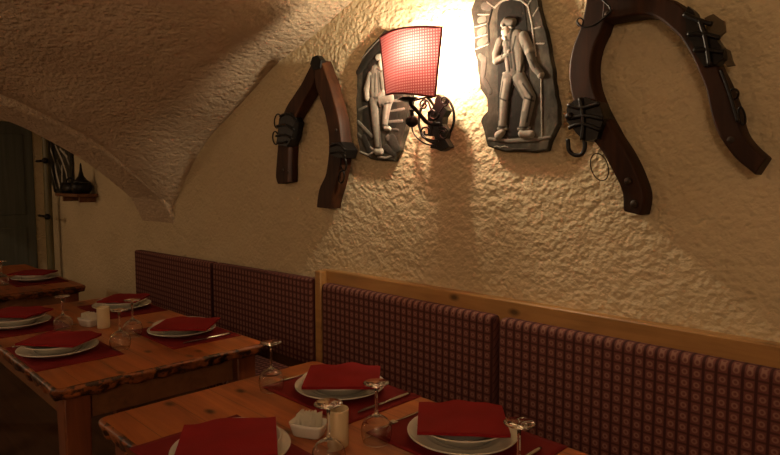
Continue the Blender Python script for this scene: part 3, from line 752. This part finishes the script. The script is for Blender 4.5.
relief('carved_man', [
    ([(376, 73, 6.5), (376, 90, 7), (377.5, 98, 6)], g(0.352), .015), ([(379, 72, 1), (380, 92, 1)], g(0.144), .021), ([(374, 80, 1.4), (374, 96, 1.2)], g(0.496), .020), ([(371, 98.5, 1.2), (383, 98, 1.2)], g(0.160), .020),
    ([(370.5, 76, 3.6), (366.8, 89, 3.2), (367.3, 98, 2.6)], g(0.400), .017), ([(382, 75, 3.4), (384, 91, 3)], g(0.320), .016), ([(384, 92, 2.6), (380, 97, 2.4)], g(0.416), .019),
    ([(373.5, 101, 4.6), (375.5, 122, 4), (378.5, 146, 3.4)], g(0.304), .015), ([(372.5, 102, 1.4), (375, 130, 1.2)], g(0.464), .019),
    ([(381, 101, 4.6), (390, 99, 4.4)], g(0.336), .018), ([(389, 100, 4.2), (386, 114, 3.8), (385, 125, 3)], g(0.336), .016), ([(389, 102, 1.2), (387, 118, 1)], g(0.496), .021),
    ([(386, 127.5, 2.6), (390, 129, 2.2)], g(0.480), .015), ([(377, 151, 3), (381, 151.5, 2.8)], g(0.480), .015),
    *[(p, g(.06), .022) for p in ([(372, 76, .8), (370, 96, .8)], [(381, 78, .8), (382, 90, .8)], [(376.5, 74, .7), (376, 92, .7)], [(379, 103, 1.1), (380, 125, 1.1), (381, 146, 1)], [(383, 105, 1), (381, 122, 1)], [(371, 104, .7), (372, 130, .7)], [(386, 104, .7), (391, 103, .7)], [(375, 148, .8), (382, 148, .8)], [(384, 125, .8), (389, 126, .8)], [(378, 69, .9), (382, 71, .9)])],  # shade in the clothing folds, drawn as dark tone
    ([(381.3, 64, 3.4), (381.8, 66.5, 3)], g(.6), .019), ([(383.5, 63, .7)], DK, .024)], PYF, org, pl)
relief('carved_hat', [([(378, 57.5, 3.4), (381, 57, 3.6)], g(.5), .020), ([(374.5, 62, 1.4), (380, 61, 1.6), (385, 59, 1.2)], g(.58), .023)], PYF, org, pl)

# wooden horse collars
def strip(bm, Lp, Rp, Yf, Yb, org, k=5):
    n = max(len(Lp), len(Rp))
    A = catmull([(x, y, 0) for x, y in Lp], k); B = catmull([(x, y, 0) for x, y in Rp], k)
    def res(P, m):
        d = [0]
        for a, b_ in zip(P, P[1:]): d.append(d[-1] + (b_ - a).length)
        out = []
        for i in range(m):
            s = d[-1] * i / (m - 1); j = max(0, min(len(d) - 2, np.searchsorted(d, s) - 1)); t = (s - d[j]) / max(1e-9, d[j + 1] - d[j]); out.append(P[j].lerp(P[j + 1], t))
        return out
    m = 44; A, B = res(A, m), res(B, m); rings = []
    for i, (a, b_) in enumerate(zip(A, B)):
        a1 = Vector(onY(a.x, a.y, Yf)); b1 = Vector(onY(b_.x, b_.y, Yf)); 
        j = Vector((noise.noise(a1 * 14), 0, noise.noise(a1 * 14 + Vector((3, 1, 2))))) * .004
        a1 += j; b1 -= j * .7; md = (a1 + b1) / 2; th = Yb - Yf
        ring = [a1 + Vector((0, th * .25, 0)), a1.lerp(md, .14), b1.lerp(md, .14), b1 + Vector((0, th * .25, 0)), Vector((b1.x, Yb, b1.z)), Vector((a1.x, Yb, a1.z))]
        rings.append([bm.verts.new(p - org) for p in ring])
    for a, b_ in zip(rings, rings[1:]):
        for q in range(6): bm.faces.new((a[q], a[(q + 1) % 6], b_[(q + 1) % 6], b_[q]))
    bm.faces.new(rings[0]); bm.faces.new(rings[-1])
def wob_block(pts, Yf, Yb, org, jit=.004): return slab(pts, Yf, Yb, org, jit, .008)
def ptube(pts, Y, r, org, closed=False, k=5, n=8, dY=None):
    q = catmull([(x, y, 0) for x, y in pts], k, closed)
    P = [Vector(onY(p.x, p.y, Y if dY is None else Y + dY(i / len(q)))) - org for i, p in enumerate(q)]
    return tube(NB(), P, r, n, closed)
def plink(cx, cy, rx, ry, Y, r, org, tilt=0):
    pts = []
    for k in range(12):
        a = 2 * PI * k / 12; x, y = rx * math.cos(a), ry * math.sin(a); pts.append((cx + x * math.cos(tilt) - y * math.sin(tilt), cy + x * math.sin(tilt) + y * math.cos(tilt)))
    return ptube(pts, Y, r, org, True, 3, dY=lambda t: .006 * math.sin(2 * PI * t))
CF, CB = 1.83, 1.893
org = Vector(onY(316, 60, CF))
c = thing('horse_collar_frame', 'smaller wooden horse collar frame with two legs meeting in a point, left of the plaques', 'horse collar', org, 0, 'wooden horse collar frames on the wall')
bm = NB(); strip(bm, [(313, 59), (301, 83), (286, 106), (279.5, 125), (276.5, 151), (275, 176), (277, 184)], [(319, 66), (313, 85), (301, 106), (293, 121), (289.5, 140), (288.5, 158), (288, 182)], CF, CB, org)
obj('curved_arm', bm, 'collar', c, smooth=True, bevel=.003)
bm = NB(); strip(bm, [(314, 58), (315, 87), (325, 117), (328, 147), (325, 173), (318, 190), (315.5, 207)], [(321, 60), (331, 87), (338.5, 117), (342, 147), (339, 175), (332.5, 199), (331, 209)], CF - .012, CB - .012, org)
obj('curved_arm', bm, 'collar_light', c, smooth=True, bevel=.003)
obj('iron_bracket', wob_block([(279, 118), (289, 112), (295, 122), (291, 140), (287, 147), (276, 144)], CF - .016, CB - .02, org), 'iron', c)
obj('iron_bracket', wob_block([(331, 143), (341, 142), (346, 150), (344, 158), (337, 158), (330, 154)], CF - .028, CB - .02, org), 'iron', c)
obj('iron_cap', wob_block([(312, 57), (317, 55), (321, 60), (320, 68), (313, 70), (310, 64)], CF - .020, CF + .01, org, .002), 'iron', c)
for pp in ([(280, 116), (287, 114), (296, 119)], [(277, 126), (285, 125), (294, 130)], [(276, 136), (284, 135), (292, 139)], [(277, 143), (286, 142)]):
    obj('iron_band', ptube(pp, CF - .020, .0065, org), 'iron', c, smooth=True)
for pp in ([(330, 146), (338, 144), (345, 150)], [(330, 153), (338, 152), (345, 156)]):
    obj('iron_band', ptube(pp, CF - .032, .006, org), 'iron', c, smooth=True)
for a in ((277.5, 121, 3.0, 7, .1), (275.6, 138, 2.8, 6.5, -.1)): obj('iron_link', plink(a[0], a[1], a[2], a[3], CF - .012, .0038, org, a[4]), 'iron', c, smooth=True)
for a in ((343.5, 164, 2.8, 7, -.1), (341.5, 177, 2.8, 6, .1)): obj('iron_link', plink(a[0], a[1], a[2], a[3], CF - .012, .0038, org, a[4]), 'iron', c, smooth=True)
for (x, y) in ((283, 170), (288, 172), (336, 130)):
    bm = NB(); ball(bm, Vector(onY(x, y, CF - .004 - (.012 if x > 300 else 0))) - org, .008, 1, .6, 1); obj('rivet', bm, 'rust', c, smooth=True)

org = Vector(onY(620, 20, CF))
c = thing('horse_collar_frame', 'large dark wooden horse collar frame with iron hook hanging at the upper right', 'horse collar', org, 0, 'wooden horse collar frames on the wall')
bm = NB(); strip(bm, [(585, -22), (585, -2), (579, 28), (571, 48), (568, 70), (570, 92), (578, 120), (590, 138), (601, 152), (612, 173), (621, 193), (622.5, 211)],
                 [(612, -20), (609, 5), (603, 28), (596, 44), (591.5, 65), (593, 85), (600, 104), (613, 130), (627, 152), (638, 174), (644.5, 195), (641, 215.5)], CF - .004, CB, org)
obj('curved_arm', bm, 'collar', c, smooth=True, bevel=.004)
bm = NB(); strip(bm, [(601, 22), (612, 20.5), (628, 17), (645, 15.5), (660, 20), (672, 30), (684, 44), (700, 79), (709, 108), (716, 131), (731, 155), (754, 175)],
                 [(604, -6), (616, -9), (630, -11), (646, -9), (662, -4), (680, 4), (700, 28), (717, 62), (727, 86), (735, 107), (745, 137), (766, 158)], CF - .012, CB - .004, org)
obj('curved_arm', bm, 'collar', c, smooth=True, bevel=.004)
obj('iron_bracket', wob_block([(566, 108), (573, 100), (584, 97), (597, 101), (604, 118), (597, 139), (585, 141), (576, 133), (566, 121)], CF - .030, CB - .02, org), 'iron', c)
obj('iron_hook', ptube([(583, 136), (585, 146), (582, 154), (575, 155), (569, 150), (568, 139)], CF - .018, [.0075] * 1 + [.007] * 25, org, n=10), 'iron', c, smooth=True)
for pp in ([(569, 128), (582, 124), (600, 130)], [(568, 105), (582, 108), (600, 103)], [(572, 118), (586, 116), (603, 119)], [(580, 98), (583, 118), (582, 140)]):
    obj('iron_band', ptube(pp, CF - .034, .007, org), 'iron', c, smooth=True)
bm = NB(); ball(bm, Vector(onY(569.5, 116.5, CF - .03)) - org, .014, 1, 1, 1); obj('iron_knob', bm, 'iron', c, smooth=True)
obj('wire_ring', plink(599.5, 167, 8.5, 14, CF - .006, .0018, org, -.3), 'cord', c, smooth=True)
obj('iron_bracket', wob_block([(687, 6), (694, 12), (700, 26), (713, 34), (721, 44), (724, 58), (716, 66), (703, 67), (695, 55), (688, 38), (684, 22)], CF - .034, CF + .01, org, .008), 'iron', c)
for pp in ([(684, 14), (698, 20), (712, 24)], [(688, 34), (704, 34), (720, 38)], [(694, 50), (708, 50), (724, 52)], [(700, 20), (706, 40), (710, 66)]):
    obj('iron_band', ptube(pp, CF - .038, .007, org), 'iron', c, smooth=True)
obj('tan_piece', wob_block([(704, 19), (713, 14), (724, 20), (725, 31), (716, 40), (707, 36)], CF + .0, CF + .012, org, .006), 'olive_tan', c)  # flat tan piece beside the iron bracket
obj('tan_piece', wob_block([(719, 44), (729, 50), (736, 64), (728, 66), (721, 56)], CF + .0, CF + .012, org, .006), 'olive_tan', c)
obj('iron_chain_bar', ptube([(721, 70), (727, 86), (733, 104), (738, 122)], CF - .030, .0045, org), 'iron', c, smooth=True)
obj('iron_link', plink(734, 94, 4.5, 5, CF - .014, .003, org), 'iron', c, smooth=True)
obj('iron_link', plink(742, 116, 3, 9, CF - .01, .0028, org, -.2), 'iron', c, smooth=True)
obj('binding_wire', ptube([(577, 22), (583, 27), (594, 25), (604, 18), (611, 10), (605, 2), (596, -6)], CF - .020, .0032, org), 'iron', c, smooth=True)
obj('wire_ring', plink(580, 22, 3.2, 4, CF - .02, .0022, org), 'iron', c, smooth=True)
for (x, y) in ((628, 181), (731, 140), (608, 14), (634, 204)):
    bm = NB(); ball(bm, Vector(onY(x, y, CF - .008)) - org, .012, 1, .6, 1); obj('rivet', bm, 'rust', c, smooth=True)

# ------------------------------------------------------------------ wall lamp
LX = -1.60
org = Vector((LX, 1.885, 1.66))
lp = thing('wall_lamp', 'black wrought iron wall lamp with a curved red dotted cloth shade', 'wall lamp', org)
def Lc(x, y, z): return Vector((x, y, z)) - org
# hoop close to the wall
hc = Vector(onY(436, 119, 1.845)); hoop = [hc - org + Vector((.093 * math.cos(a), 0, .093 * math.sin(a))) for a in np.linspace(0, 2 * PI, 48, endpoint=False)]
obj('iron_hoop', tube(NB(), hoop, .0055, 8, True), 'iron', lp, smooth=True)
# back bar
P = px([(431, 94), (446, 92), (447, 108), (449, 128), (450, 148), (440, 152), (429, 149), (432, 128)], 1.80)
obj('back_bar', slab([(435, 99), (438, 94), (442, 97), (443, 104), (447, 110), (443, 117), (442, 124), (446, 131), (444, 138), (449, 147), (440, 151), (430, 148), (435, 139), (432, 131), (436, 123), (434, 116), (430, 110), (434, 104)], 1.815, 1.85, org, .003), 'iron', lp)
obj('wall_mount', bx(-.03, .0, -.04, .008, -.05, .05), 'iron', lp, bevel=.003)
def spiral(cx, cy, r0, turns, a0, Y, sgn=1):
    pts = []
    for k in range(int(turns * 12) + 1):
        a = a0 + sgn * 2 * PI * k / 12; r = r0 * (1 - .8 * k / (turns * 12)); pts.append((cx + r * math.cos(a), cy + r * 1.1 * math.sin(a)))
    return pts
sp = [(436, 146), (424, 143), (414, 134), (411, 122)]
obj('scroll', ptube(sp, 1.80, .0035, org), 'iron', lp, smooth=True)
obj('scroll', ptube([(438, 141), (431, 140)] + spiral(426, 132, 6, 1.4, PI / 2, 1.80), 1.80, .0038, org), 'iron', lp, smooth=True)
obj('scroll', ptube([(438, 128)] + spiral(443, 134, 6, 1.4, -PI / 2, 1.80), 1.80, .0036, org), 'iron', lp, smooth=True)
obj('scroll', ptube([(432, 112)] + spiral(424, 105, 5.5, 1.3, 0, 1.79, -1), 1.78, .0038, org), 'iron', lp, smooth=True)
obj('scroll', ptube([(440, 112)] + spiral(444, 101, 5, 1.3, PI / 2, 1.79, -1), 1.79, .0036, org), 'iron', lp, smooth=True)
# arm from the bar outwards to the shade and the turned knob
armpts = [Vector(onY(440, 124, 1.81)), Vector(onY(428, 123, 1.78)), Vector(onY(418, 112, 1.74)), Vector(onY(411, 104, 1.71)), Vector(onY(411, 98, 1.70))]
obj('arm', tube(NB(), [p - org for p in catmull(armpts, 6)], .0085, 10), 'iron', lp, smooth=True)
kb = NB(); kp = Vector(onY(412, 121, 1.74)) - org
lathe(kb, [(0, -.026), (.010, -.024), (.024, -.012), (.027, 0), (.022, .012), (.010, .020), (.007, .034), (.012, .042), (0, .045)], 24, kp); obj('turned_knob', kb, 'iron', lp, smooth=True)
obj('rosette', ptube(spiral(433, 114, 6, 1.2, 0, 1.8), 1.79, .006, org), 'iron', lp, smooth=True)
cb = NB(); lathe(cb, [(0, 0), (.026, .0), (.034, .006), (.036, .012), (.012, .014), (0, .014)], 28, Vector(onY(409, 101, 1.705)) - org); obj('drip_cup', cb, 'iron', lp, smooth=True)
obj('shade_bracket', ptube([(398, 99), (410, 101), (424, 98), (432, 97)], 1.70, .004, org), 'iron', lp, smooth=True)
# candle sleeve and bulb
BX, BY_, BZ = LX + .03, 1.755, 1.93
cs = NB(); lathe(cs, [(0, -.10), (.009, -.10), (.009, -.035), (0, -.035)], 20, Lc(BX, BY_, BZ)); obj('candle_sleeve', cs, 'candle', lp, smooth=True)
obj('arm', tube(NB(), [Lc(BX, BY_, BZ - .10), Lc(BX - .01, BY_ + .01, BZ - .15), Lc(LX, 1.85, BZ - .20)], .006, 8), 'iron', lp, smooth=True)
bb = NB(); lathe(bb, [(0, -.035), (.009, -.034), (.014, -.022), (.018, -.006), (.016, .010), (.009, .026), (0, .040)], 16, Lc(BX, BY_, BZ)); obj('bulb', bb, 'bulb', lp, smooth=True)
# curved shade: four traced corners, bulging towards the room
c00, c10, c11, c01 = [Vector(p) for p in (onY(386, 95, 1.735), onY(435, 97, 1.705), onY(442, 27, 1.705), onY(380, 37, 1.735))]
def shf(u, v, off=0):
    p = c00.lerp(c10, u).lerp(c01.lerp(c11, u), v)
    p = p + Vector((0, -.045 * math.sin(PI * u) - off, 0)) + Vector((0, 0, (.012 if v > .5 else .010) * math.sin(PI * u) * (1 if v > .5 else 1) * (v * 2 - 1 if v > .5 else 1 - 2 * v) * (.6)))
    return p - org
def shell(nu, nv, th):
    bm = NB()
    F_ = [[bm.verts.new(shf(i / nu, j / nv, th)) for j in range(nv + 1)] for i in range(nu + 1)]
    G_ = [[bm.verts.new(shf(i / nu, j / nv, 0)) for j in range(nv + 1)] for i in range(nu + 1)]
    return bm, F_, G_
bm = grid(lambda u, v: shf(u, v), 30, 20)
sh = obj('shade', bm, 'shade', lp, smooth=True)
edge = [shf(i / 20, 0) for i in range(20)] + [shf(1, i / 12) for i in range(12)] + [shf(1 - i / 20, 1) for i in range(20)] + [shf(0, 1 - i / 12) for i in range(12)]
obj('shade_edging', tube(NB(), edge, .004, 6, True), 'shade_trim', lp, smooth=True)

# ------------------------------------------------------------------ far corner: pipe, plaque, shelf with dark pots
PY_ = 1.80
pb0 = Vector(onY(53.5, 262, PY_)); pt0 = Vector(onY(43, 150, PY_)); pxm = -6.60
t = thing('wall_pipe', 'olive vertical pipe with wall brackets in the far left corner', 'pipe', (pxm, PY_, 0))
def Pp(x, y, z): return (x - pxm, y - PY_, z)
obj('pipe', tube(NB(), catmull([Pp(pxm, PY_, .0), Pp(pxm, PY_, 1.0), Pp(pxm, PY_, 1.9), Pp(pxm - .02, PY_ - .03, 2.0), Pp(pxm - .10, PY_ - .08, 2.10), Pp(pxm - .25, PY_ - .12, 2.15)], 5), .035, 14), 'pipe', t, smooth=True)
for z in (1.08, 1.62):
    q = NB(); tube(q, [Pp(pxm - .1, 1.74, z), Pp(pxm + .17, 1.74, z)], .012, 8); obj('bracket', q, 'iron', t, smooth=True)
    q = NB(); ball(q, Vector(Pp(pxm + .18, 1.74, z)), .03); obj('bracket_knob', q, 'iron', t, smooth=True)
YP = 1.87
pts = [(46, 139), (58, 139), (71, 152), (71.5, 190), (62, 195), (54, 192), (47, 168)]
org = Vector(onY(59, 192, YP))
pl = thing('slate_plaque', 'dark relief plaque above the small shelf in the far left corner', 'wall plaque', org, 0, 'slate relief plaques')
obj('slate', slab(pts, YP, 1.895, org, .02, .05), 'slate', pl)
relief('carved_scene', [(p, g(t_), .012) for p, t_ in (([(50, 148, 1), (54, 160, 1.6), (56, 172, 1.8), (60, 188, 1.6)], .6), ([(55, 145, .8), (61, 158, 1.3), (66, 172, 1.2), (68, 184, 1)], .5), ([(60, 149, .9), (67, 157, 1)], .55),
    ([(49, 162, .9), (53, 176, 1.1), (56, 188, .9)], .45), ([(62, 166, 1.1), (62, 182, 1.2)], .55), ([(64, 152, 1), (69, 164, .9)], .4), ([(49, 172, .9), (50, 182, .9)], .5), ([(57, 160, .8), (62, 172, .8)], .3))], YP, org, pl, .01)
zs = 1.315; xs0, xs1 = -6.09, -5.50
org = Vector((xs0, 1.78, zs))
s = thing('wall_shelf', 'narrow brown wooden shelf on the wall in the far left corner', 'shelf', (xs0, 1.78, zs))
obj('board', bx(0, xs1 - xs0, 1.72 - 1.78, 1.895 - 1.78, -.028, 0), 'shelf', s, bevel=.004)
for f in (.12, .85): obj('bracket', bx((xs1 - xs0) * f, (xs1 - xs0) * f + .03, 1.76 - 1.78, 1.895 - 1.78, -.075, -.029), 'shelf', s, bevel=.004)
x1 = -5.62; x2 = -5.91
t = thing('iron_pot', 'black iron pot with a tall pointed lid on the far shelf', 'pot', (x1, 1.80, zs + .0005)); t.scale = (.8, .8, .95)
q = NB(); lathe(q, [(0, 0), (.08, 0), (.105, .03), (.11, .07), (.095, .10), (0, .10)], 28); obj('body', q, 'iron', t, smooth=True)
q = NB(); lathe(q, [(0, .101), (.098, .101), (.06, .125), (.03, .16), (.016, .21), (.008, .27), (0, .285)], 28); obj('lid', q, 'iron', t, smooth=True)
x3 = onY(72, 190, 1.77)[0]
t = thing('iron_kettle', 'low black iron kettle left of the pointed pot on the far shelf', 'kettle', (x2, 1.80, zs + .0005)); t.scale = (1.2, .7, .95)
q = NB(); lathe(q, [(0, 0), (.09, 0), (.12, .03), (.11, .07), (.09, .10), (0, .105)], 28); obj('body', q, 'iron', t, smooth=True)
q = NB(); tube(q, catmull([(-.10, 0, .08), (-.07, 0, .13), (0, 0, .145), (.07, 0, .13), (.10, 0, .08)], 5), .009, 8); obj('handle', q, 'iron', t, smooth=True)
q = NB(); tube(q, catmull([(.10, 0, .06), (.15, 0, .09), (.18, 0, .14)], 4), [.022, .02, .018, .017, .016, .014, .013, .012, .012], 10); obj('spout', q, 'iron', t, smooth=True)
